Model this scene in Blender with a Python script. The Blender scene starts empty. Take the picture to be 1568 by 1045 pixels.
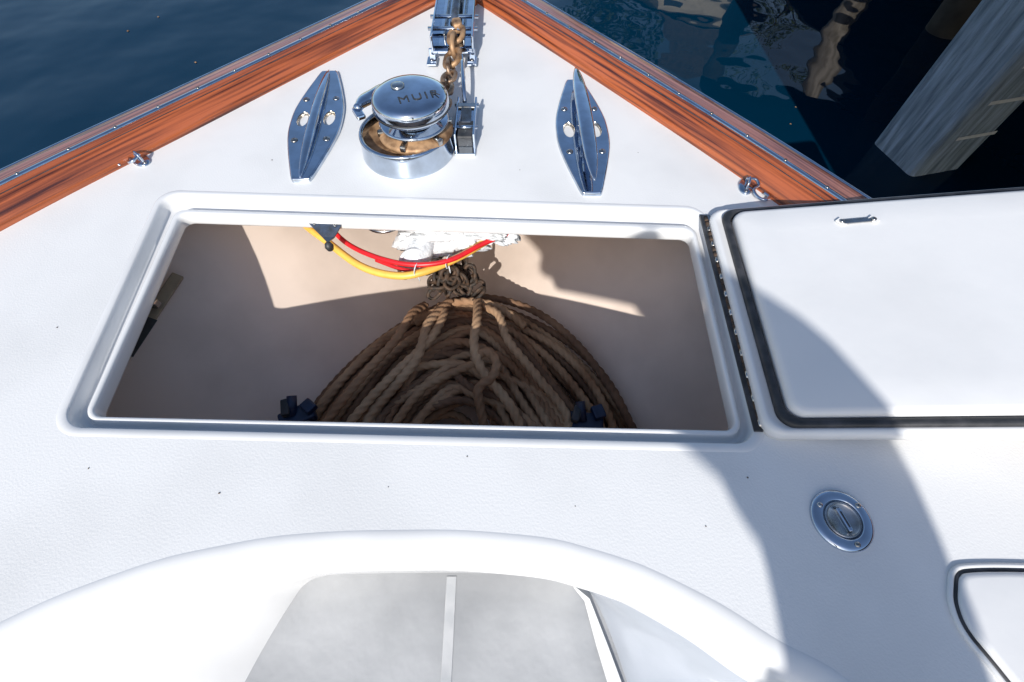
import bpy, bmesh, math, random
from mathutils import Vector, Matrix, noise
from mathutils.geometry import tessellate_polygon
random.seed(7)
scene=bpy.context.scene
W=bpy.data.worlds.new("World"); scene.world=W; W.use_nodes=True
EL=33.0; AZ=10.0
nt=W.node_tree; bg=nt.nodes['Background']; sk=nt.nodes.new('ShaderNodeTexSky')
sk.sky_type='NISHITA'; sk.sun_disc=False; sk.sun_elevation=math.radians(EL); sk.sun_rotation=math.radians(180+AZ)
nt.links.new(sk.outputs[0],bg.inputs[0]); bg.inputs[1].default_value=0.15
sd=bpy.data.lights.new("sun","SUN"); sd.energy=5.0; sd.angle=math.radians(.5); sd.color=(1,.965,.91)
so=bpy.data.objects.new("sun",sd); scene.collection.objects.link(so)
so.rotation_euler=(math.radians(90-EL),0,math.radians(-AZ))
cd=bpy.data.cameras.new("camera"); cam=bpy.data.objects.new("camera",cd); scene.collection.objects.link(cam)
cam.location=(0,0,.75); cam.rotation_euler=(math.radians(32),0,0); cd.lens=16; cd.sensor_width=36
cd.clip_start=.02; cd.clip_end=3000; scene.camera=cam
scene.view_settings.view_transform='Standard'; scene.view_settings.look='None'; scene.view_settings.exposure=0

# ---------------- materials
def mat(name,col,rough=.5,metal=0,col2=None,nscale=8,bump=0,bscale=60,coat=0,stretch=None,rvar=0,lo=.4,hi=.62,detail=5,bdist=.002,uv=False,dist=0):
    m=bpy.data.materials.new(name); m.use_nodes=True; t=m.node_tree; b=t.nodes['Principled BSDF']
    b.inputs['Base Color'].default_value=(*col,1); b.inputs['Roughness'].default_value=rough; b.inputs['Metallic'].default_value=metal
    if coat: b.inputs['Coat Weight'].default_value=coat; b.inputs['Coat Roughness'].default_value=.06
    tc=t.nodes.new('ShaderNodeTexCoord'); src=tc.outputs['UV' if uv else 'Object']
    if stretch:
        mp=t.nodes.new('ShaderNodeMapping'); mp.inputs['Scale'].default_value=stretch; t.links.new(src,mp.inputs[0]); src=mp.outputs[0]
    if col2:
        n=t.nodes.new('ShaderNodeTexNoise'); n.inputs['Scale'].default_value=nscale; n.inputs['Detail'].default_value=detail; n.inputs['Distortion'].default_value=dist
        r=t.nodes.new('ShaderNodeValToRGB'); r.color_ramp.elements[0].position=lo; r.color_ramp.elements[1].position=hi
        r.color_ramp.elements[0].color=(*col,1); r.color_ramp.elements[1].color=(*col2,1)
        t.links.new(src,n.inputs['Vector']); t.links.new(n.outputs[0],r.inputs[0]); t.links.new(r.outputs[0],b.inputs['Base Color'])
        if rvar:
            mm=t.nodes.new('ShaderNodeMath'); mm.operation='MULTIPLY_ADD'; mm.inputs[1].default_value=rvar; mm.inputs[2].default_value=rough-rvar/2
            t.links.new(n.outputs[0],mm.inputs[0]); t.links.new(mm.outputs[0],b.inputs['Roughness'])
    if bump:
        n2=t.nodes.new('ShaderNodeTexNoise'); n2.inputs['Scale'].default_value=bscale; n2.inputs['Detail'].default_value=4
        bp=t.nodes.new('ShaderNodeBump'); bp.inputs['Strength'].default_value=bump; bp.inputs['Distance'].default_value=bdist
        t.links.new(src,n2.inputs['Vector']); t.links.new(n2.outputs[0],bp.inputs['Height']); t.links.new(bp.outputs[0],b.inputs['Normal'])
    return m
M_deck=mat("deck_nonskid",(.765,.762,.752),.42,col2=(.65,.648,.64),nscale=3.2,lo=.46,hi=.82,bump=.35,bscale=260,bdist=.0012,detail=12)
M_gel=mat("gelcoat_smooth",(.75,.748,.742),.18,col2=(.66,.658,.65),nscale=5,lo=.48,hi=.8,coat=.3,detail=8)
M_lid=mat("lid_gelcoat",(.74,.738,.735),.34,col2=(.65,.648,.645),nscale=3,lo=.42,hi=.82,bump=.25,bscale=10,bdist=.005,detail=9)
M_lock=mat("locker_gelcoat",(.78,.65,.555),.5,col2=(.60,.49,.41),nscale=4,lo=.42,hi=.78,bump=.1,bscale=40,detail=10)
M_seat=mat("seat_gray",(.46,.465,.47),.2,col2=(.30,.305,.31),nscale=3.5,lo=.36,hi=.70,bump=.6,bscale=7,bdist=.02,detail=12,coat=.7)
M_well_shade=mat("well_side_shade",(.44,.47,.52),.25,col2=(.36,.39,.43),nscale=5,lo=.4,hi=.7,detail=6,coat=.3)  # grey-blue tone paints in the shade on the well's right side
M_seam=mat("seat_seam",(.50,.505,.51),.3,col2=(.42,.43,.44),nscale=20)
M_black=mat("black_rubber",(.02,.022,.025),.5,col2=(.05,.05,.055),nscale=30)
M_chrome=mat("chrome",(.54,.62,.73),.06,1,col2=(.46,.52,.60),nscale=25,rvar=.06,bump=.06,bscale=12,bdist=.004)
M_chrome2=mat("stainless_worn",(.50,.50,.50),.24,1,col2=(.34,.31,.27),nscale=35,rvar=.2,bump=.1,bscale=90)
M_rust=mat("rusty_metal",(.36,.25,.17),.45,.7,col2=(.14,.07,.035),nscale=45,bump=.6,bscale=180)
M_rust2=mat("rust_stain_light",(.46,.28,.15),.55,.4,col2=(.16,.085,.04),nscale=30,bump=.3,bscale=120)
M_chain=mat("galvanised_chain_dark",(.04,.032,.026),.7,.3,col2=(.11,.065,.04),nscale=60,bump=.4,bscale=150)
M_ropes=[mat("rope_%d"%i,c,.9,col2=c2,nscale=6,lo=.36,hi=.70,bump=.9,bscale=600,bdist=.001,detail=8) for i,(c,c2) in enumerate([((.20,.095,.045),(.40,.235,.13)),((.27,.14,.07),(.54,.36,.215)),((.13,.066,.036),(.28,.165,.095))])]
M_yel=mat("yellow_hose",(.85,.50,.09),.4,col2=(.7,.40,.07),nscale=20)
M_red=mat("red_cable",(.75,.015,.02),.35,col2=(.55,.015,.02),nscale=20)
M_wrap=mat("plastic_wrap",(.80,.81,.82),.18,col2=(.6,.62,.63),nscale=30,bump=.8,bscale=45,bdist=.012,coat=.5)
M_blue=mat("dark_blue_plastic",(.006,.014,.045),.4,col2=(.01,.025,.07),nscale=20)
M_teakA=mat("teak_orange",(.055,.012,.006),.26,col2=(.38,.095,.03),nscale=1,uv=True,stretch=(2.4,105,1),lo=.35,hi=.57,coat=.6,bump=.12,bscale=1,detail=9)
M_teakB=mat("teak_mauve",(.10,.033,.028),.33,col2=(.36,.145,.105),nscale=1,uv=True,stretch=(2.8,110,1),lo=.36,hi=.6,coat=.5,bump=.12,bscale=1,detail=9)
M_hull=mat("hull_paint",(.7,.71,.72),.2,col2=(.66,.67,.68),nscale=2)
M_wood=mat("weathered_pile",(.17,.22,.28),.75,col2=(.48,.58,.70),nscale=7,stretch=(5,5,.5),bump=.9,bscale=20,bdist=.015,lo=.30,hi=.68,detail=10)
M_palewood=mat("pale_pile",(.6,.53,.45),.7,col2=(.3,.26,.2),nscale=5,stretch=(3,3,.6),bump=.5,bscale=12)
M_dockwood=mat("dock_timber",(.05,.043,.038),.85,col2=(.025,.022,.02),nscale=5)
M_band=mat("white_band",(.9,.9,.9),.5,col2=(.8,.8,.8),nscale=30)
M_label=mat("label_black",(.015,.015,.015),.4,col2=(.03,.03,.03),nscale=40)
M_brass=mat("bronze_strip",(.30,.24,.16),.5,.3,col2=(.2,.16,.11),nscale=20)

# ---------------- helpers
def empty(name):
    e=bpy.data.objects.new(name,None); scene.collection.objects.link(e); return e
def mesh(name,verts,faces,m,parent=None,smooth=True,uvs=None):
    me=bpy.data.meshes.new(name); me.from_pydata([tuple(v) for v in verts],[],faces); me.update()
    ms=m if isinstance(m,list) else [m]
    for x in ms: me.materials.append(x)
    if smooth:
        for p in me.polygons: p.use_smooth=True
    if uvs:
        ul=me.uv_layers.new(name="UVMap")
        for l in me.loops: ul.data[l.index].uv=uvs[l.vertex_index]
    o=bpy.data.objects.new(name,me); scene.collection.objects.link(o)
    if parent: o.parent=parent
    return o
def fixn(o):
    bm=bmesh.new(); bm.from_mesh(o.data); bmesh.ops.recalc_face_normals(bm,faces=bm.faces); bm.to_mesh(o.data); bm.free()
def bevel(o,w,seg=3,ang=35):
    md=o.modifiers.new("b",'BEVEL'); md.width=w; md.segments=seg; md.limit_method='ANGLE'; md.angle_limit=math.radians(ang)
def cat(pts,n=8,closed=True):
    out=[];N=len(pts); P=[Vector(p) for p in pts]
    rng=range(N) if closed else range(N-1)
    for i in rng:
        if closed: a,b,c,d=P[(i-1)%N],P[i],P[(i+1)%N],P[(i+2)%N]
        else: a,b,c,d=P[max(i-1,0)],P[i],P[i+1],P[min(i+2,N-1)]
        for k in range(n):
            t=k/n
            out.append(.5*((2*b)+(c-a)*t+(2*a-5*b+4*c-d)*t*t+(3*b-a-3*c+d)*t**3))
    if not closed: out.append(P[-1].copy())
    return out
def rrect(c,r,n=8):
    out=[];c=[Vector(p) for p in c]
    for i in range(4):
        p=c[i];a=(c[i-1]-p).normalized();b=(c[(i+1)%4]-p).normalized()
        ctr=p+a*r+b*r
        for k in range(n+1):
            t=k/n*math.pi/2
            out.append(ctr-b*r*math.cos(t)-a*r*math.sin(t))
    return out
def loft(name,loops,m,parent=None,smooth=True,cap0=False,cap1=False,closed=True,uvf=None,mi=None):
    n=len(loops[0]);v=[p for L in loops for p in L];f=[];ids=[]
    for j in range(len(loops)-1):
        for i in range(n if closed else n-1):
            k=(i+1)%n
            f.append((j*n+i,j*n+k,(j+1)*n+k,(j+1)*n+i)); ids.append((j,i))
    if cap0: f.append(tuple(range(n))[::-1])
    if cap1: f.append(tuple((len(loops)-1)*n+i for i in range(n)))
    o=mesh(name,v,f,m,parent,smooth,uvf)
    if mi:
        for q,(j,i) in enumerate(ids): o.data.polygons[q].material_index=mi(j,i)
    fixn(o); return o
def lathe(name,prof,c,m,parent=None,n=64,cap=False,smooth=True):
    loops=[[Vector((c[0]+r*math.cos(2*math.pi*i/n),c[1]+r*math.sin(2*math.pi*i/n),c[2]+z)) for i in range(n)] for r,z in prof]
    return loft(name,loops,m,parent,smooth,cap0=cap,cap1=cap)
def frame(t,up=Vector((0,0,1))):
    t=t.normalized()
    if abs(t.dot(up))>.95: up=Vector((1,0,0))
    a=t.cross(up).normalized(); b=a.cross(t).normalized(); return a,b
def tube(name,pts,r,m,parent=None,n=10,cap=True,rf=None):
    pts=[Vector(p) for p in pts];loops=[]
    for i,p in enumerate(pts):
        t=pts[min(i+1,len(pts)-1)]-pts[max(i-1,0)]; a,b=frame(t); rr=r if rf is None else rf(i/(len(pts)-1))
        loops.append([p+a*rr*math.cos(2*math.pi*k/n)+b*rr*math.sin(2*math.pi*k/n) for k in range(n)])
    return loft(name,loops,m,parent,cap0=cap,cap1=cap)
def box(name,c,s,m,parent=None,rz=0,rx=0,ry=0,bv=.002,seg=2):
    v=[(x*s[0]/2,y*s[1]/2,z*s[2]/2) for x in(-1,1) for y in(-1,1) for z in(-1,1)]
    R=Matrix.Rotation(rz,3,'Z')@Matrix.Rotation(rx,3,'X')@Matrix.Rotation(ry,3,'Y')
    v=[R@Vector(p)+Vector(c) for p in v]
    f=[(0,1,3,2),(4,6,7,5),(0,4,5,1),(2,3,7,6),(0,2,6,4),(1,5,7,3)]
    o=mesh(name,v,f,m,parent,False); fixn(o)
    if bv: bevel(o,bv,seg)
    return o
def xf(pts,c,ang,s=1):
    ca,sa=math.cos(ang)*s,math.sin(ang)*s
    return [Vector((c[0]+p[0]*ca-p[1]*sa,c[1]+p[0]*sa+p[1]*ca,c[2]+(p[2]*s if len(p)>2 else 0))) for p in pts]
def inset(loop,d):
    n=len(loop);out=[]
    area=sum(loop[i].x*loop[(i+1)%n].y-loop[(i+1)%n].x*loop[i].y for i in range(n))
    s=1 if area>0 else -1
    for i in range(n):
        t=(loop[(i+1)%n]-loop[i-1]); t=Vector((t.x,t.y,0)).normalized()
        out.append(loop[i]+Vector((-t.y,t.x,0))*s*d)
    return out
def atz(loop,z): return [Vector((p.x,p.y,z)) for p in loop]
def screw(c,r,parent,m=None,name="screw"):
    lathe(name,[(r,-.001),(r,.0012),(r*.8,.0022),(0.0004,.0026)],c,m or M_chrome2,parent,n=14)
    box(name+"_slot",(c[0],c[1],c[2]+.0027),(r*1.1,r*.25,.0006),M_black,parent,rz=random.random()*3,bv=0)

# ---------------- boat
boat=empty("motor_yacht_foredeck")
R=[(-.115,1.898),(.333,1.289),(.624,.873),(.9,.43),(1.12,0),(1.27,-.5),(1.38,-1.5),(1.42,-3.2)]
Lp=[(-.268,1.898),(-.821,1.205),(-1.171,.764),(-1.46,.33),(-1.66,-.1),(-1.80,-.6),(-1.9,-1.5),(-1.93,-3.2)]
Rc=[Vector((p.x,p.y,0)) for p in cat([(x,y,0) for x,y in R],10,False)]
Lc=[Vector((p.x,p.y,0)) for p in cat([(x,y,0) for x,y in Lp],10,False)]
outer=[Vector((-.19,2.0,0))]+Rc+Lc[::-1]
ho=rrect([(-.849,.892,0),(.455,.834,0),(.423,.26,0),(-.789,.291,0)],.042)
hi=rrect([(-.793,.834,0),(.417,.777,0),(.396,.292,0),(-.756,.319,0)],.022)
lipP=[(-.95,-.95,-.75,-.9),(-.95,-.45,-.66,-.5),(-.88,-.15,-.56,-.26),(-.80,-.05,-.525,-.18),(-.714,-.003,-.50,-.11),(-.642,.033,-.475,-.04),(-.532,.074,-.445,.03),(-.45,.093,-.42,.072),(-.362,.108,-.375,.088),(-.27,.115,-.28,.091),(-.184,.117,-.19,.092),(-.084,.117,-.09,.092),(.016,.110,.01,.088),(.07,.103,.07,.082),(.114,.092,.12,.074),(.16,.079,.15,.063),(.207,.062,.168,.04),(.293,.02,.185,0),(.363,-.024,.198,-.04),(.437,-.064,.212,-.09),(.5,-.14,.235,-.15),(.54,-.25,.27,-.26),(.56,-.45,.33,-.5),(.56,-.95,.42,-.9)]
lo=cat([(a,b,0) for a,b,_,_ in lipP],6); fl=cat([(c,d,0) for _,_,c,d in lipP],6)
def holed(name,outer,holes,m,z=0):
    polys=[outer]+holes; v=[p for q in polys for p in q]
    return mesh(name,atz(v,z),[tuple(t) for t in tessellate_polygon(polys)],m,boat,False)
hob=rrect([(-.862,.906,0),(.460,.847,0),(.437,.246,0),(-.802,.277,0)],.050)
lob=inset(lo,-.008)
holed("deck",outer,[hob,lob],M_deck)
prof=[(0,0),(.05,-.0015),(.10,-.006),(.14,-.014),(.17,-.021),(.22,-.026),(.5,-.028),(.56,-.026),(.61,-.020),(.65,-.015),(.70,-.0125),(.90,-.012),(.96,-.0145),(1,-.021),(1,-.040),(.96,-.044),(.5,-.045)]
loft("hatch_coaming",[hob,[a.lerp(b,.2)+Vector((0,0,.0010)) for a,b in zip(hob,ho)]]+[[a.lerp(b,t)+Vector((0,0,z+.0010*(t<.1))) for a,b in zip(ho,hi)] for t,z in prof],M_gel,boat)
prof=[(-.008,0),(-.005,.0008),(.002,.0006),(.010,-.0006),(.020,-.004),(.030,-.010),(.038,-.019),(.043,-.030),(.045,-.042)]
loops=[atz(inset(lo,dd),z) for dd,z in prof]; last=loops[-1]
for t in (.1,.3,.6,.9,1):
    loops.append([Vector((a.x+(b.x-a.x)*t,a.y+(b.y-a.y)*t,-.042-.258*t)) for a,b in zip(last,fl)])
loft("seat_well",loops,[M_gel,M_well_shade],boat,mi=lambda j,i:1 if (j>=9 and i>=14*6+2) else 0)
mesh("seat_floor",atz(inset(fl,-.01),-.298),[tuple(t) for t in tessellate_polygon([inset(fl,-.01)])],M_seat,boat,False)
box("seat_seam",(-.118,-.40,-.2975),(.020,.97,.003),M_seam,boat,rz=.012,bv=.001)
a=[(.128,.068),(.158,.045),(.185,-.03),(.212,-.11),(.24,-.2),(.30,-.45)]
wl_=[Vector((x-.004,y,-.288)) for x,y in a]; wr=[Vector((x-.030*min(1,k*.35+.1),y-.004,-.294)) for k,(x,y) in enumerate(a)]
loft("seat_sun_sliver",[wl_,wr],M_gel,boat,closed=False)  # white strip drawn in place of a sunlit sliver along the crease
def rail(path,side,tag):
    n=len(path)
    def off(i,o,z):
        t=(path[min(i+1,n-1)]-path[max(i-1,0)]).normalized()
        nn=Vector((t.y,-t.x,0))
        if nn.x*side<0: nn=-nn
        return path[i]+nn*o+Vector((0,0,z))
    s=[0]
    for i in range(1,n): s.append(s[-1]+(path[i]-path[i-1]).length)
    def strip(name,pr,m):
        loops=[[off(i,o,z) for i in range(n)] for o,z in pr]; acc=[0]
        for a,b in zip(pr,pr[1:]): acc.append(acc[-1]+math.dist(a,b))
        uv=[(s[i],acc[j]+side) for j in range(len(pr)) for i in range(n)]
        loft("toe_rail_"+name+tag,loops,m,boat,closed=False,uvf=uv)
    strip("inner",[(-.001,-.01),(-.001,.004),(.006,.022),(.016,.040),(.022,.048),(.030,.052),(.054,.055)],M_teakA)
    strip("strip",[(.053,.054),(.053,.0575),(.055,.059),(.063,.059),(.066,.0575),(.066,.054)],M_chrome)
    strip("cap",[(.066,.055),(.10,.054),(.116,.052),(.122,.047)],M_teakB)
    strip("seam",[(.0655,.0555),(.0665,.0562),(.0685,.0560),(.0695,.0545)],M_black)
    strip("caulk",[(.0285,.0515),(.029,.0526),(.0305,.0526),(.031,.0518)],M_black)
    strip("rub",[(.121,.044),(.122,.049),(.128,.050),(.134,.046),(.136,.036),(.130,.026),(.12,.025)],M_chrome)
    strip("topside",[(.12,.03),(.11,-.2),(.07,-.6),(.0,-1.3)],M_hull)
    dist=.07;i=1
    while dist<s[-1]*.62:
        while s[i]<dist: i+=1
        t=(dist-s[i-1])/(s[i]-s[i-1]); p=off(i-1,.0595,.0592).lerp(off(i,.0595,.0592),t)
        screw(p,.0042,boat); dist+=.115
rail([Vector((-.185,1.985,0))]+Rc,1,""); rail([Vector((-.195,1.985,0))]+Lc,-1,"_port")
def W_(Y): return max(.05,1.28-.62*Y)
def F_(Y):
    t=min(1,max(0,(Y-.2)/.75)); return .52*(1-t)**.75+.03
secs=[];cx=-.16
Ys=[.225+.06*i for i in range(21)]
for Y in Ys:
    w=W_(Y);f_=F_(Y);half=[]
    for k in range(15):
        u=k/14; half.append((f_*.85+(w-f_*.85)*(1-(1-u)**1.25),-.47+.45*(u**1.35)))
    secs.append([Vector((cx-x,Y,z)) for x,z in half[::-1]]+[Vector((cx-f_*.5,Y,-.475)),Vector((cx,Y,-.477)),Vector((cx+f_*.5,Y,-.475))]+[Vector((cx+x,Y,z)) for x,z in half])
loft("locker_liner",secs,M_lock,boat,closed=False)
mesh("locker_bulkhead",[(-1.3,.226,-.50),(.98,.226,-.50),(.98,.226,-.03),(-1.3,.226,-.03)],[(0,1,2,3)],M_lock,boat,False)
yf=Ys[-1]-.01
mesh("locker_forward_bulkhead",[(-.55,yf,-.50),(.2,yf,-.50),(.2,yf,-.02),(-.55,yf,-.02)],[(0,1,2,3)],M_lock,boat,False)

# hatch lid, opened
lid=empty("locker_hatch_lid")
A=Vector((.424,.269,.02));ex=Vector((1.2,-.06,.18)).normalized();ey=Vector((.037,.543,0)).normalized();nz=ex.cross(ey).normalized();ey=nz.cross(ex)
def ll(u,v,w): return A+ex*u+ey*v+nz*w
def lrr(ins,r,w,l=0):
    return [ll(p.x,p.y,w) for p in rrect([(ins+l,ins,0),(1.22-ins,ins,0),(1.22-ins,.545-ins,0),(ins+l,.545-ins,0)],r)]
loft("lid_shell",[lrr(.006,.03,-.03),lrr(0,.032,-.022),lrr(0,.034,-.004),lrr(.002,.034,0),lrr(.006,.03,.003),lrr(.010,.03,.004),lrr(.014,.03,.001),lrr(.03,.03,.0)],M_gel,lid,cap0=True)
loft("lid_gasket",[lrr(.012,.03,.001,.012),lrr(.0125,.03,.008,.012),lrr(.015,.03,.011,.012),lrr(.024,.028,.011,.012),lrr(.027,.026,.008,.012),lrr(.027,.026,.0,.012)],M_black,lid)
loft("lid_inner_panel",[lrr(.028,.026,.0,.014),lrr(.029,.026,.012,.014),lrr(.031,.026,.017,.014),lrr(.035,.024,.021,.014),lrr(.042,.02,.0225,.014),lrr(.1,.02,.021,.014)],M_lid,lid,cap1=True)
cl=empty("hatch_latch_strap")
c0=ll(.275,.455,.024)
box("strap",c0,(.055,.012,.004),M_chrome2,cl,rz=-.02,ry=-.15,bv=.0015)
for sx in(-.03,.03): box("tab",c0+ex*sx,(.014,.020,.003),M_gel,cl,rz=.6,ry=-.15,bv=.001); screw(c0+ex*sx+nz*.002,.005,cl)
hg=empty("piano_hinge")
for i in range(33):
    t=(i+.5)/33; p=Vector((.430,.290,.005)).lerp(Vector((.450,.805,.005)),t)
    tube("knuckle",[p-Vector((0,.0070,0)),p+Vector((0,.0070,0))],.005,M_chain if i%3 else M_chrome2,hg,n=10)
box("hinge_seal",(.436,.548,.003),(.016,.53,.006),M_black,hg,rz=-.040,bv=.001)
box("hinge_leaf",(.4465,.548,.0045),(.009,.53,.004),M_chrome2,hg,rz=-.040,bv=.001)

h2=empty("side_locker_hatch")
q=cat([(.633,.05,0),(.648,.07,0),(.675,.077,0),(.762,.077,0),(.90,.07,0),(.94,.03,0),(.97,-.3,0),(.93,-.5,0),(.82,-.5,0),(.72,-.25,0),(.645,-.064,0),(.622,-.01,0),(.622,.025,0)],8)
loft("rim",[atz(q,.0),atz(inset(q,-.001),.004),atz(inset(q,.003),.006),atz(inset(q,.006),.004),atz(inset(q,.007),.001)],M_gel,h2)
loft("gasket",[atz(inset(q,.006),.001),atz(inset(q,.007),.0045),atz(inset(q,.011),.0045),atz(inset(q,.012),.001)],M_black,h2)
loft("panel",[atz(inset(q,.011),.001),atz(inset(q,.0115),.007),atz(inset(q,.014),.010),atz(inset(q,.02),.011)],M_lid,h2,cap1=True)

# ---------------- cleats
def cleat(c,ang,hz,hx=0,hw=1):
    e=empty("mooring_cleat")
    half=[(.014,.252),(.025,.246),(.038,.20),(.055,.13),(.068,.06),(.071,0),(.068,-.06),(.055,-.13),(.038,-.20),(.025,-.246),(.014,-.252)]
    ol=[Vector((x,y,0)) for x,y in half]+[Vector((-x,y,0)) for x,y in half[::-1]]
    ol=cat(ol,4)
    hole=[cat([Vector((s*(.036+.016*math.cos(a)),.038*math.sin(a)*.9,0)) for a in [2*math.pi*k/12 for k in range(12)]],2) for s in(-1,1)]
    def T(L,z): return xf([(p.x,p.y,z) for p in L],c,ang)
    loft("base_side",[T(ol,-.001),T(ol,.007),T(inset(ol,.002),.010),T(inset(ol,.005),.0112)],M_chrome,e)
    top=inset(ol,.005); polys=[top]+hole; v=[p for q_ in polys for p in q_]
    mesh("base_top",T(v,.0112),[tuple(t) for t in tessellate_polygon(polys)],M_chrome,e,False)
    for h in hole:
        loft("recess",[T(h,.0112),T(inset(h,.002),.008),T(inset(h,.003),.002)],M_chrome2,e)
        mesh("recess_floor",T(inset(h,.003),.0022),[tuple(range(len(h)))],M_gel,e,False)
    secs=[]
    N=28
    for i in range(N+1):
        t=-1+2*i/N; y=.25*t; w=((.0165*(1-abs(t)**3)+.006*(1-abs(t)**8))*hw+.002); hh=.011*(1-.6*abs(t)**2)*(1 if abs(t)<.99 else .4)*(1 if hw==1 else .75)
        zc=hz-.010*abs(t)**2
        ring=[]
        for k in range(12):
            a=2*math.pi*k/12; ca,sa=math.cos(a),math.sin(a)
            ring.append((hx+w*(abs(ca)**.7)*(1 if ca>0 else -1),y,zc+hh*(abs(sa)**.8)*(1 if sa>0 else -1)))
        secs.append(xf(ring,c,ang))
    loft("horn",secs,M_chrome,e,cap0=True,cap1=True)
    for yy in(-.055,.055):
        pr=[(.028,.0),(.022,.25),(.017,.6),(.018,1)]
        loops=[xf([(hx*t+r*.6*hw*math.cos(2*math.pi*k/20),yy+r*math.sin(2*math.pi*k/20),.011+(hz-.011)*t) for k in range(20)],c,ang) for r,t in pr]
        loft("post",loops,M_chrome,e)
    for sx in(-1,1):
        for yy in(-.095,.095):
            p=xf([(sx*.042,yy,.0115)],c,ang)[0]; screw(p,.009,e,M_chrome2)
cleat((-.540,1.185,0),.07,.022,hw=.5); cleat((.190,1.135,0),.015,.055,hw=.80)

# ---------------- windlass
wl=empty("anchor_windlass"); c=(-.270,1.062,0)
lathe("base_ring",[(.118,-.001),(.120,.004),(.119,.010),(.116,.050),(.1165,.056),(.115,.060),(.111,.062),(.107,.060),(.105,.055),(.103,.03)],c,M_chrome,wl,96)
lathe("chainwheel_bowl",[(.104,.04),(.09,.030),(.055,.028),(.05,.05)],c,M_rust2,wl)
c2=(-.242,1.060,0)
lathe("chainwheel",[(.05,.03),(.085,.045),(.093,.055),(.094,.061),(.088,.066),(.07,.072),(.062,.078)],c2,M_rust2,wl,48)
lathe("drum_flange",[(.060,.074),(.078,.078),(.085,.083),(.086,.087),(.082,.090),(.062,.094),(.058,.102),(.060,.110),(.08,.116)],c2,M_chrome,wl,64)
lathe("drum_cap",[(.070,.112),(.088,.114),(.0915,.118),(.092,.124),(.0905,.142),(.087,.149),(.080,.1535),(.066,.1565),(.04,.158),(.0005,.1585)],c2,M_chrome,wl,96)
lathe("cap_groove",[(.0925,.1215),(.0932,.1235),(.0925,.1255)],c2,M_black,wl,96)
for k in range(6):
    a=k*math.pi/3+.3; box("chain_pocket",(c2[0]+.08*math.cos(a),c2[1]+.08*math.sin(a),.066),(.03,.016,.016),M_chrome2,wl,rz=a,bv=.004)
lathe("pawl_washer",[(.016,.1575),(.016,.161),(.012,.163),(.0005,.163)],(c2[0]-.028,c2[1]+.02,0),M_chrome2,wl,24)
tcu=bpy.data.curves.new("cap_lettering",'FONT'); tcu.body="MUIR"; tcu.size=.036; tcu.extrude=.0004; tcu.space_character=1.25; tcu.materials.append(M_black)
to=bpy.data.objects.new("cap_lettering",tcu); scene.collection.objects.link(to); to.parent=wl; to.location=(c2[0]-.016,c2[1]-.052,.1588); to.rotation_euler=(0,0,.35)
arc=[]
for k in range(26):
    a=math.radians(60+k*4.6); arc.append((c2[0]-.020+.122*math.cos(a),c2[1]+.012+.118*math.sin(a)))
loops=[]
for j,(x,y) in enumerate(arc):
    a=math.radians(60+j*4.6); w=.026*(1-.55*(j/25)**2)+.004*math.sin(j); zc=.098
    n_=Vector((math.cos(a),math.sin(a),0)); p=Vector((x,y,zc))
    loops.append([p-n_*w+Vector((0,0,.004)),p-n_*w*.5+Vector((0,0,.011)),p+n_*w*.5+Vector((0,0,.011)),p+n_*w+Vector((0,0,.002)),p+n_*w*.9+Vector((0,0,-.006)),p-n_*w*.9+Vector((0,0,-.006))])
loft("stripper_arm",loops,M_chrome,wl,cap0=True,cap1=True)
tube("stripper_post",[(c2[0]+.045,c2[1]+.12,0),(c2[0]+.045,c2[1]+.12,.1)],.012,M_chrome,wl,16)
box("stripper_claw",(c2[0]-.136,c2[1]+.012,.095),(.022,.045,.012),M_chrome,wl,rz=.5,bv=.004)

cs=empty("chain_stopper")
box("base",(-.122,1.14,.004),(.055,.21,.008),M_chrome,cs,bv=.002)
for sx in(-.024,.024): box("cheek",(-.122+sx,1.14,.028),(.006,.17,.044),M_chrome,cs,bv=.002)
box("block",(-.122,1.10,.022),(.040,.07,.03),M_black,cs,bv=.003)
box("bar",(-.122,1.185,.045),(.05,.022,.012),M_chrome2,cs,bv=.003)
box("pawl",(-.122,1.15,.040),(.028,.05,.01),M_chrome2,cs,rx=.3,bv=.003)
tube("pin",[(-.155,1.20,.04),(-.09,1.20,.04)],.006,M_chrome,cs)
tube("pin",[(-.155,1.10,.04),(-.09,1.10,.04)],.005,M_chrome,cs)
tube("lever",[(-.128,1.20,.05),(-.135,1.28,.065),(-.142,1.36,.07),(-.15,1.42,.06)],.006,M_chrome,cs)
ch=empty("anchor_chain")
def link(p,dirv,roll,L,w,r,m,par):
    dirv=dirv.normalized(); a,b=frame(dirv); a2=a*math.cos(roll)+b*math.sin(roll)
    pts=[]
    n=20
    for k in range(n):
        t=2*math.pi*k/n; cx_,sy=math.cos(t),math.sin(t)
        pts.append(p+a2*(w/2)*cx_+dirv*((L/2-w/2)*(1 if sy>0 else -1)*(min(1,abs(sy)*2.5))+w/2*sy))
    loops=[]
    nb=a2.cross(dirv).normalized()
    for i in range(n):
        t=(pts[(i+1)%n]-pts[i-1]).normalized(); u=t.cross(nb)
        loops.append([pts[i]+u*r*math.cos(2*math.pi*k/8)+nb*r*math.sin(2*math.pi*k/8) for k in range(8)])
    loops.append(loops[0]); loft("link",loops,m,par)
path=cat([(-.178,1.13,.075),(-.180,1.25,.055),(-.180,1.36,.045),(-.176,1.46,.05),(-.172,1.56,.06)],10,False)
acc=0;pos=0;k=0
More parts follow.
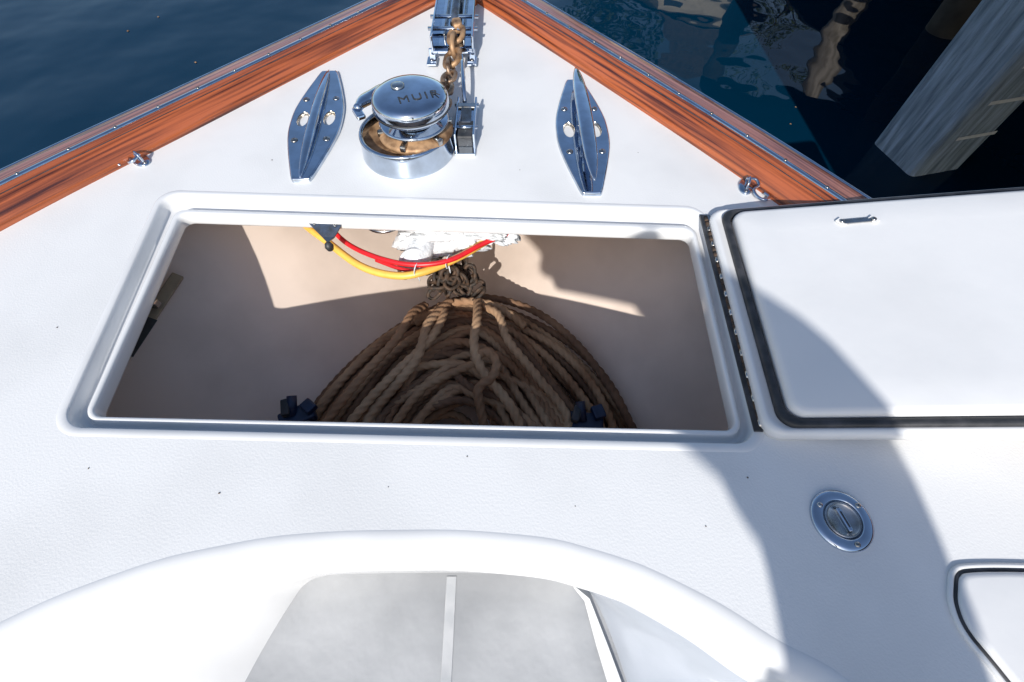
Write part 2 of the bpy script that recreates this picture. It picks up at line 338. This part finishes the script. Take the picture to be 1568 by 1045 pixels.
for i in range(1,len(path)):
    acc+=(path[i]-path[i-1]).length
    if acc>=pos:
        big=k>=6
        link(path[i],path[i]-path[i-1],(math.pi/2 if k%2 else 0)+.35+random.uniform(-.2,.2),.062 if not big else .075,.040 if not big else .048,.0062 if not big else .008,M_rust if not big else M_rust2,ch); pos=acc+(.043 if not big else .052); k+=1
box("swivel",(-.172,1.60,.062),(.03,.05,.03),M_rust2,ch,bv=.008,rz=.2)
br=empty("bow_roller")
box("channel",(-.186,1.86,.030),(.125,.72,.008),M_chrome,br,bv=.002,rz=.01)
for sx in(-.062,.062): box("cheek",(-.186+sx,1.86,.052),(.007,.72,.052),M_chrome,br,bv=.003,rz=.01)
for sx in(-.030,.030): box("guide",(-.186+sx,1.88,.042),(.005,.62,.018),M_chrome2,br,bv=.002,rz=.01)
tube("anchor_shank",[(-.183,1.62,.058),(-.186,1.9,.062),(-.19,2.3,.05)],.014,M_chrome2,br)
for sx in(-1,1):
    box("foot",(-.186+sx*.062,1.485,.012),(.030,.045,.008),M_chrome,br,bv=.002); screw((-.186+sx*.062,1.485,.0165),.006,br)
    box("leg",(-.186+sx*.062,1.51,.022),(.02,.010,.03),M_chrome,br,bv=.002)
for y in(1.58,1.66): tube("roller_pin",[(-.262,y,.062),(-.108,y,.062)],.006,M_chrome,br)
box("stem_plate",(-.187,2.03,.0),(.26,.2,.11),M_chrome,br,bv=.01)

def hook(c,ang,S=1.3):
    e=empty("snap_hook_pad_eye")
    ol=cat([(.014*math.cos(a),.022*math.sin(a),0) for a in [k*math.pi/5 for k in range(10)]],3)
    loft("plate",[xf([(p.x,p.y,0) for p in ol],c,ang,S),xf([(p.x,p.y,.003) for p in ol],c,ang,S),xf([(p.x*.8,p.y*.8,.0045) for p in ol],c,ang,S)],M_chrome,e,cap1=True)
    tube("eye",xf(cat([(0,-.013,.003),(0,-.010,.016),(0,0,.021),(0,.010,.016),(0,.013,.003)],4,False),c,ang,S),.003,M_chrome,e)
    tube("hook",xf(cat([(-.004,.004,.016),(.012,.010,.014),(.020,0,.010),(.012,-.014,.008),(.02,-.030,.007),(.034,-.034,.006),(.040,-.022,.006),(.032,-.014,.006)],5,False),c,ang,S),.0036,M_chrome,e)
    for s in(-1,1): screw(xf([(0,s*.017,.0045)],c,ang,S)[0],.004,e)
hook((-.955,1.015,0),1.9+math.pi/2+.6); hook((.575,.915,0),-.3)

df=empty("deck_fill_cap"); c=(.513,.139,0)
lathe("flange",[(.0465,-.001),(.0465,.002),(.045,.005),(.041,.0065),(.031,.0075),(.029,.0065),(.0285,.003),(.0275,.002)],c,M_chrome,df,64)
lathe("plug",[(.0275,.002),(.0268,.006),(.025,.0075),(.0235,.0065),(.022,.0045),(.0005,.004)],c,M_chrome2,df,48)
box("key_bar",(c[0]+.001,c[1],.0065),(.007,.036,.005),M_chrome,df,rz=.25,bv=.002,seg=3)
box("key_slot",(c[0]+.001,c[1],.0092),(.0025,.024,.0008),M_black,df,rz=.25,bv=0)
for a in(.6,2.5,4.9): screw((c[0]+.0365*math.cos(a),c[1]+.0365*math.sin(a),.0068),.0042,df)

# ---------------- locker contents
rp=empty("anchor_rope_pile")
def rope(name,pts,r,mi):
    P=cat(pts,10,False); S=[P[0]]; step=.0042; carry=0
    for a,b in zip(P,P[1:]):
        Ld=(b-a).length; d_=step-carry
        while d_<=Ld: S.append(a.lerp(b,d_/Ld)); d_+=step
        carry=Ld-(d_-step)
    loops=[];n=15
    tw=random.random()*6
    for i,p in enumerate(S):
        t=S[min(i+1,len(S)-1)]-S[max(i-1,0)]; a,b=frame(t); tw-=step*2*math.pi/.075
        L_=[]
        for k in range(n):
            th=2*math.pi*k/n; rr=r*(.62+.45*abs(math.cos(1.5*(th-tw)))**.8); L_.append(p+a*rr*math.cos(th)+b*rr*math.sin(th))
        loops.append(L_)
    return loft(name,loops,M_ropes[mi],rp,cap0=True,cap1=True)
RC=-.130
def arch(rho,zoff,seed,r=.0112,t0=-.08,t1=1.08,skew=0,mi=0,amp=.014):
    pts=[]
    w=.47*rho; Hh=.61*rho**.85; ex_=2/1.7
    for k in range(27):
        u=t0+(t1-t0)*k/26; th=math.pi*min(1,max(0,u)); c_,s_=math.cos(th),math.sin(th)
        x=-w*math.copysign(abs(c_)**ex_,c_); y=.25+Hh*abs(s_)**ex_
        if u<0: y=.25+u*.5
        if u>1: y=.25-(u-1)*.5
        nx=noise.noise(Vector((u*3.2,seed*1.7,0)))*amp*2; ny=noise.noise(Vector((u*3.2,seed*1.7,9)))*amp*2
        nzv=noise.noise(Vector((u*4,seed*2.1,5)))*.018
        hp=.055*math.sin(math.pi*min(1,rho*.95))*(.5+.5*s_)
        pts.append((RC+x+nx+skew*(1-abs(2*u-1)),y+ny,-.415+zoff+hp+nzv))
    rope("rope_strand",pts,r,mi)
s=0
for i in range(16):
    s+=1; arch(.37+i*.042,0,s,mi=random.choice([0,2,2,0]))
for i in range(17):
    s+=1; arch(.38+i*.0385,.018,s+40,mi=random.choice([0,1,2,2]),amp=.022,skew=random.uniform(-.03,.03))
for i in range(15):
    s+=1; arch(.42+i*.037,.037,s+90,mi=random.choice([0,1,1,2]),amp=.040,skew=random.uniform(-.05,.05),t0=random.uniform(-.08,.02),t1=random.uniform(.98,1.08))
for x0,x1,m_ in ((-.40,-.22,1),(-.46,-.31,0),(.14,-.01,1)):
    rope("rope_strand",[(x0-.05,.34,-.335),(x0,.43,-.315),((x0+x1)/2,.54,-.288),(x1,.64,-.272),(x1+.03*(1 if x0<0 else -1),.74,-.29),((x1-.10)/2-.05,.80,-.33)],.0115,m_)
rope("rope_strand",[(-.10,.80,-.31),(-.095,.70,-.268),(-.10,.63,-.265),(-.085,.57,-.27),(-.06,.53,-.28),(-.03,.50,-.295),(.0,.46,-.305),(.03,.40,-.33)],.0125,1)
rope("rope_strand",[(-.18,.80,-.31),(-.225,.70,-.272),(-.235,.63,-.265),(-.25,.58,-.275),(-.30,.52,-.30),(-.35,.46,-.32),(-.39,.38,-.34)],.0125,1)
rope("rope_strand",[(-.10,.58,-.28),(-.07,.60,-.262),(-.04,.57,-.262),(-.05,.53,-.27),(-.085,.50,-.285),(-.07,.42,-.33),(-.06,.3,-.36)],.012,0)
rope("rope_strand",[(-.34,.36,-.37),(-.29,.40,-.38),(-.23,.46,-.39),(-.16,.485,-.40),(-.11,.45,-.41),(-.12,.40,-.42)],.0112,0)
rope("rope_strand",[(-.28,.36,-.40),(-.24,.41,-.41),(-.19,.445,-.42),(-.14,.44,-.42)],.0112,1)
rope("rope_strand",[(-.28,.74,-.34),(-.17,.80,-.32),(-.05,.79,-.32),(.04,.72,-.33)],.012,1)
cpile=empty("chain_pile")
for i in range(50):
    p=Vector((random.gauss(-.180,.040),random.gauss(.87,.028),-.28+random.uniform(-.05,.03)))
    link(p,Vector((random.uniform(-1,1),random.uniform(-1,1),random.uniform(-.5,.5))),random.uniform(0,3),.048,.030,.0055,M_chain,cpile)
tube("yellow_hose",cat([(-.66,1.02,-.07),(-.557,.901,-.09),(-.473,.831,-.10),(-.376,.754,-.105),(-.291,.723,-.105),(-.221,.727,-.10),(-.136,.775,-.10),(-.081,.819,-.10),(-.015,.87,-.09),(.05,.98,-.07)],8,False),.0095,M_yel,None,12)
tube("red_cable",cat([(-.56,.98,-.07),(-.464,.865,-.09),(-.402,.808,-.095),(-.313,.76,-.09),(-.23,.739,-.085),(-.151,.754,-.085),(-.073,.813,-.09),(.024,.861,-.08),(.1,.93,-.07)],8,False),.0064,M_red,None,12)
tube("red_cable",cat([(-.34,.775,-.108),(-.25,.742,-.11),(-.16,.762,-.11),(-.10,.82,-.11),(-.02,.90,-.09)],8,False),.005,M_red,None,12)
zt=empty("cable_tie")
for p in((-.232,.732,-.095),(-.158,.758,-.095)):
    o=lathe("loop",[(.016,-.0),(.018,.0015),(.016,.003),(.0145,.0015),(.016,0)],(0,0,0),M_wrap,zt,20)
    o.rotation_euler=(math.pi/2,.0,1.3); o.location=p
    tube("tail",[p,(p[0]+.004,p[1]-.01,p[2]-.03)],.0016,M_wrap,zt,6)
mo=empty("windlass_motor")
def lump(name,c,s,amp,m,seed,sub=5):
    bm=bmesh.new(); bmesh.ops.create_icosphere(bm,subdivisions=sub,radius=1)
    for v in bm.verts:
        n0=v.co.normalized(); sq=Vector([math.copysign(abs(x)**.6,x) for x in n0])
        k=1+amp*noise.noise(n0*2.2+Vector((seed,0,0)))+amp*.7*abs(noise.noise(n0*5+Vector((0,seed,0))))-amp*.35*abs(noise.noise(n0*11+Vector((0,seed,0))))
        v.co=Vector((sq.x*s[0],sq.y*s[1],sq.z*s[2]))*k*.85+Vector(c)
    me=bpy.data.meshes.new(name); bm.to_mesh(me); bm.free(); me.materials.append(m)
    for p in me.polygons: p.use_smooth=True
    o=bpy.data.objects.new(name,me); scene.collection.objects.link(o); o.parent=mo
lump("gearbox_wrap",(-.18,.865,-.11),(.125,.06,.05),.45,M_wrap,3)
lump("loose_wrap",(-.08,.86,-.09),(.09,.045,.03),.5,M_wrap,8)
tube("motor_can",[(-.22,.86,-.10),(-.235,.81,-.115),(-.25,.765,-.125)],.034,M_wrap,mo,28)
o=lathe("cap_ring",[(.035,0),(.039,.003),(.039,.010),(.034,.013)],(0,0,0),M_gel,mo,32); o.location=(-.2475,.785,-.120); o.rotation_euler=(math.radians(78),0,.25)
lathe("pipe_arc",[(.05,0),(.056,.004),(.05,.008)],(-.33,.90,-.09),M_chrome2,mo,40)
bk=empty("gas_strut_bracket")
v=[(-.49,.822,-.030),(-.408,.818,-.030),(-.425,.79,-.045),(-.44,.775,-.05),(-.455,.79,-.045)]
o=mesh("plate",v,[(0,1,2,3,4)],M_chrome2,bk,False); sm=o.modifiers.new("s",'SOLIDIFY'); sm.thickness=.003
lathe("ball_stud",[(.0005,-.012),(.008,-.009),(.0105,0),(.008,.009),(.0005,.012)],(-.438,.77,-.055),M_black,bk,20)
for p in((-.475,.818,-.0285),(-.425,.813,-.0285)): screw(p,.004,bk)
sb=empty("strut_mounting_bar")
box("bar",(-.853,.62,-.13),(.026,.25,.012),M_brass,sb,rz=-.13,ry=.6,bv=.002)
box("label",(-.842,.555,-.118),(.022,.10,.003),M_label,sb,rz=-.13,ry=.6,bv=.001)
box("bracket",(-.845,.645,-.115),(.018,.018,.02),M_chrome2,sb,rz=-.13,bv=.003)
def chock(c,rz):
    e=empty("bilge_pump_bracket")
    box("body",c,(.085,.05,.03),M_blue,e,rz=rz,bv=.006)
    box("ear",(c[0]+.03,c[1]+.02,c[2]+.02),(.03,.035,.02),M_blue,e,rz=rz+.4,bv=.004)
    box("ear",(c[0]-.025,c[1]+.015,c[2]+.022),(.02,.045,.022),M_black,e,rz=rz-.2,bv=.004)
    tube("spigot",[(c[0]-.01,c[1],c[2]+.01),(c[0]-.015,c[1]+.045,c[2]+.03)],.012,M_blue,e,14)
chock((-.54,.445,-.325),.5); chock((.185,.43,-.325),-.1)
def crumbs(name,pts,m,z):
    V=[];F=[]
    for x,y,r in pts:
        n0=len(V); V.append((x,y,z+r*.6))
        for k in range(6):
            a=k*1.047; rr=r*random.uniform(.5,1.2); V.append((x+rr*math.cos(a),y+rr*math.sin(a),z+.0003))
        for k in range(6): F.append((n0,n0+1+k,n0+1+(k+1)%6))
    mesh(name,V,F,m,None,False)
crumbs("deck_dirt_specks",[(-.075,.24,.0016),(-.47,.18,.0022),(.385,.205,.0018),(-.2,.19,.001),(.1,.16,.001),(-.7,.22,.0015),(-.35,.99,.002),(.02,.98,.0015),(-.62,1.02,.002),(.33,1.05,.0018),(.30,.13,.0012),(-.9,.5,.002)],M_chain,.0005)

# ---------------- water, dock
def watermat():
    m=bpy.data.materials.new("harbour_water"); m.use_nodes=True; t=m.node_tree; b=t.nodes['Principled BSDF']
    b.inputs['Base Color'].default_value=(.0003,.020,.046,1); b.inputs['Roughness'].default_value=.02; b.inputs['IOR'].default_value=1.33
    b.inputs['Specular IOR Level'].default_value=.24
    tc=t.nodes.new('ShaderNodeTexCoord')
    n1=t.nodes.new('ShaderNodeTexNoise'); n1.inputs['Scale'].default_value=.9; n1.inputs['Detail'].default_value=1
    n2=t.nodes.new('ShaderNodeTexNoise'); n2.inputs['Scale'].default_value=3.5; n2.inputs['Detail'].default_value=1
    ad=t.nodes.new('ShaderNodeMath'); ad.operation='MULTIPLY_ADD'; ad.inputs[1].default_value=.12
    bp=t.nodes.new('ShaderNodeBump'); bp.inputs['Distance'].default_value=.045; bp.inputs['Strength'].default_value=1
    t.links.new(tc.outputs['Object'],n1.inputs[0]); t.links.new(tc.outputs['Object'],n2.inputs[0])
    t.links.new(n2.outputs[0],ad.inputs[0]); t.links.new(n1.outputs[0],ad.inputs[2]); t.links.new(ad.outputs[0],bp.inputs['Height']); t.links.new(bp.outputs[0],b.inputs['Normal'])
    return m
mesh("water",[(-1500,-1500,-1.1),(1500,-1500,-1.1),(1500,1500,-1.1),(-1500,1500,-1.1)],[(0,1,2,3)],watermat(),None,False)
crumbs("floating_leaf_litter",[(-3.2,4.2,.014),(-3.05,4.45,.012),(-2.45,3.7,.014),(-2.6,3.1,.01),(-2.2,3.3,.009),(2.0,3.1,.008),(1.9,2.9,.007)],M_rust2,-1.097)
def piling(name,c,hw,z0,z1,rot,m,sides=4):
    loops=[]
    N=14
    for j in range(N+1):
        z=z0+(z1-z0)*j/N
        base=rrect([(-hw,-hw,0),(hw,-hw,0),(hw,hw,0),(-hw,hw,0)],hw*.22 if sides==4 else hw*.99,5)
        loops.append(xf([(p.x*(1+.02*noise.noise(Vector((j*.7,p.x*9,c[0])))),p.y*(1+.02*noise.noise(Vector((j*.5,p.y*9,3)))),z) for p in base],(c[0],c[1],0),rot))
    return loft(name,loops,m,None,cap1=True)
PC=(2.60,2.57)
pe=empty("dock_piling"); o=piling("post",PC,.185,-2.2,1.9,math.radians(14),M_wood); o.parent=pe
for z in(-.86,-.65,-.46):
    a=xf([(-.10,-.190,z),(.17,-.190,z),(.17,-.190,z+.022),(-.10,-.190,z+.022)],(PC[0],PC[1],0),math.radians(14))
    mesh("painted_sun_stripe",a,[(0,1,2,3)],M_band,pe,False)  # white strips painted as stripes of sunlight through the dock slats
dk=empty("timber_dock")
pg=[(1.62,-5),(1.62,4.0),(2.75,6.7),(4.45,5.9),(5.2,14),(12,14),(12,-5)]
v=[Vector((x,y,.35)) for x,y in pg]
loft("decking",[v,[p+Vector((0,0,.12)) for p in v]],M_dockwood,dk,False,cap0=True,cap1=True)
for (x,y) in((3.05,7.0),(3.6,4.2),(5.3,3.6),(4.6,1.2)):
    o=piling("dock_post",(x,y),.14,-2.2,1.6,.3,M_dockwood,8); o.parent=dk
piling("mooring_pile",(4.55,7.0),.15,-2.2,2.1,.2,M_palewood,8)
bh=empty("boathouse"); bx,by=4.6,14.5
M_cream=mat("cream_siding",(.62,.55,.43),.7,col2=(.5,.44,.34),nscale=3); M_roof=mat("roof_shingle",(.12,.10,.09),.9,col2=(.07,.06,.055),nscale=12); M_glass=mat("window_glass",(.03,.04,.05),.05)
box("walls",(bx,by,.7),(2.2,3,3.6),M_cream,bh,bv=.01)
mesh("roof",[(bx-1.4,by-1.8,2.5),(bx+1.4,by-1.8,2.5),(bx+1.4,by+1.8,2.5),(bx-1.4,by+1.8,2.5),(bx,by-1.8,3.9),(bx,by+1.8,3.9)],[(0,1,4),(2,3,5),(1,2,5,4),(3,0,4,5)],M_roof,bh,False)
for wx in(-.6,.6): box("window",(bx+wx,by-1.52,1.3),(.6,.06,.8),M_glass,bh,bv=.005); box("window_sill",(bx+wx,by-1.55,.86),(.7,.12,.06),M_band,bh)
box("door",(bx,by-1.52,-.1),(.5,.06,1.5),M_dockwood,bh)
M_bank=mat("bank_earth",(.10,.09,.05),.95,col2=(.05,.07,.03),nscale=2)
vv=[];ff=[]
nx_,ny_=50,10
for j in range(ny_+1):
    for i in range(nx_+1):
        x=-60+120*i/nx_; y=12+20*j/ny_+2*noise.noise(Vector((x*.1,0,0))); vv.append((x,y,-1.6+min(1,j/3)*.9+.5*noise.noise(Vector((x*.2,y*.2,1)))))
for j in range(ny_):
    for i in range(nx_): k=j*(nx_+1)+i; ff.append((k,k+1,k+nx_+2,k+nx_+1))
mesh("river_bank",vv,ff,M_bank,None)
M_leaf=mat("leaf",(.05,.09,.02),.7,col2=(.10,.12,.03),nscale=3); M_bark=mat("bark",(.08,.06,.04),.9,col2=(.05,.04,.03),nscale=10,bump=.5,bscale=20)
def tree(x,y,h,seed):
    rr=random.Random(seed); e=empty("broadleaf_tree")
    tube("trunk",[(x,y,-1.1),(x+.1,y,h*.3),(x,y+.1,h*.7)],.2,M_bark,e,10,rf=lambda t:.22*(1-t*.6))
    cs_=[]
    for k in range(7):
        a=rr.uniform(0,6.28); l=rr.uniform(.6,1.4); z=h*rr.uniform(.45,.9)
        p=(x+l*math.cos(a),y+l*math.sin(a),z); tube("limb",[(x,y,z*.65),p],.07,M_bark,e,6,rf=lambda t:.07*(1-t*.7)); cs_.append((Vector(p),rr.uniform(.5,.95)))
    V=[];F=[]
    for p,r in cs_:
        for k in range(260):
            d=Vector((rr.gauss(0,1),rr.gauss(0,1),rr.gauss(0,1))).normalized()*r*rr.random()**.4; c_=p+d
            u=Vector((rr.gauss(0,1),rr.gauss(0,1),rr.gauss(0,1))).normalized(); w=u.orthogonal().normalized(); n0=len(V)
            V+= [c_-u*.09,c_+w*.05,c_+u*.09,c_-w*.05]; F.append((n0,n0+1,n0+2,n0+3))
    mesh("crown",V,F,M_leaf,e,False)
tree(2.6,13.5,4.2,3); tree(8.0,15.5,4.6,5)

# ---------------- photographer standing on deck behind, leaning over the locker
ph=empty("photographer")
M_shirt=mat("shirt_cloth",(.08,.10,.16),.85,col2=(.06,.07,.12),nscale=30,bump=.3,bscale=200)
M_trous=mat("trouser_cloth",(.25,.22,.17),.9,col2=(.2,.17,.13),nscale=30)
M_skin=mat("skin",(.55,.33,.24),.5,col2=(.48,.27,.19),nscale=20)
M_hair=mat("hair",(.05,.035,.025),.6,col2=(.03,.02,.015),nscale=60)
PX,PY=.215,-1.70
def sk_(name,V,E,Rr,m,root=0,sub=2):
    me=bpy.data.meshes.new(name); me.from_pydata([(PX+x,PY+y,z) for x,y,z in V],E,[]); me.materials.append(m)
    o=bpy.data.objects.new(name,me); scene.collection.objects.link(o); o.parent=ph
    bpy.context.view_layer.objects.active=o
    o.modifiers.new("skin",'SKIN')
    sv=me.skin_vertices[0].data
    for i,r in enumerate(Rr): sv[i].radius=r if isinstance(r,tuple) else (r,r); sv[i].use_root=(i==root)
    s_=o.modifiers.new("ss",'SUBSURF'); s_.levels=sub; s_.render_levels=sub
    return o
sk_("trousers",[(0,0,.95),(0,.08,.88),(.03,.10,.48),(.02,.11,.10),(0,-.08,.88),(.03,-.10,.48),(.02,-.11,.10)],[(0,1),(1,2),(2,3),(0,4),(4,5),(5,6)],[(.13,.13),.10,.07,.05,.10,.07,.05],M_trous)
sk_("shirt",[(0,0,.93),(0,0,1.12),(-.035,0,1.30),(-.15,0,1.41),(-.20,.14,1.40),(-.38,.18,1.30),(-.20,-.14,1.43),(-.34,-.12,1.45)],[(0,1),(1,2),(2,3),(3,4),(4,5),(3,6),(6,7)],[(.145,.14),(.15,.14),(.155,.16),(.14,.14),.09,.08,.085,.065],M_shirt)
sk_("arm",[(-.36,.18,1.30),(-.46,.11,1.38),(-.50,.06,1.43)],[(0,1),(1,2)],[.062,.046,.034],M_skin)
sk_("arm_rear",[(-.32,-.12,1.45),(-.44,-.08,1.45),(-.50,-.05,1.44)],[(0,1),(1,2)],[.05,.042,.034],M_skin)
box("shade_bag",(PX-.36,PY+.26,1.255),(.30,.12,.15),M_trous,ph,bv=.03,seg=4)  # bag added out of view to block a sunlit wedge in the locker
tube("shade_bag_strap",[(PX-.24,PY+.24,1.31),(PX-.20,PY+.16,1.46),(PX-.24,PY+.02,1.53),(PX-.30,PY+.16,1.42),(PX-.46,PY+.25,1.32)],.012,M_trous,ph,8)
sk_("neck",[(-.20,0,1.43),(-.31,0,1.46)],[(0,1)],[.075,.066],M_skin)
sk_("head",[(-.31,0,1.46),(-.37,0,1.49),(-.41,0,1.54)],[(0,1),(1,2)],[(.065,.07),(.085,.095),(.07,.08)],M_skin)
sk_("nose",[(-.45,0,1.48),(-.485,0,1.465)],[(0,1)],[.014,.012],M_skin,sub=1)
for y in(-.09,.09): sk_("ear",[(-.35,y,1.51),(-.34,y,1.48)],[(0,1)],[.02,.014],M_skin,sub=1)
for y in(-.032,.032): sk_("eye",[(-.447,y,1.515),(-.447,y+.004,1.515)],[(0,1)],[.010,.010],M_black,sub=1)
sk_("mouth",[(-.447,-.02,1.435),(-.447,.02,1.435)],[(0,1)],[.006,.006],M_skin,sub=1)
sk_("hair_cap",[(-.32,0,1.53),(-.38,0,1.57)],[(0,1)],[(.09,.10),(.075,.082)],M_hair)
for sy in(1,-1):
    hy=.075*sy
    sk_("palm",[(-.50,.06*sy,1.43),(-.55,hy,1.45)],[(0,1)],[(.03,.03),(.036,.028)],M_skin,sub=1)
    for k in range(4):
        z=1.475-.018*k
        sk_("finger",[(-.55,hy,z),(-.59,hy-.005*sy,z),(-.605,hy-.03*sy,z),(-.595,hy-.05*sy,z)],[(0,1),(1,2),(2,3)],[.010,.009,.0085,.007],M_skin,sub=1)
    sk_("thumb",[(-.53,hy,1.45),(-.55,hy-.03*sy,1.475),(-.575,hy-.045*sy,1.485)],[(0,1),(1,2)],[.012,.010,.008],M_skin,sub=1)
for y in(.11,-.11): sk_("shoe",[(.05,y,.05),(-.06,y,.045),(-.15,y,.035)],[(0,1),(1,2)],[.05,.045,.035],M_black)
box("camera_body",(PX-.56,PY,1.46),(.06,.14,.10),M_black,ph,bv=.008)
tube("lens",[(PX-.58,PY,1.47),(PX-.66,PY,1.52)],.038,M_black,ph,20)
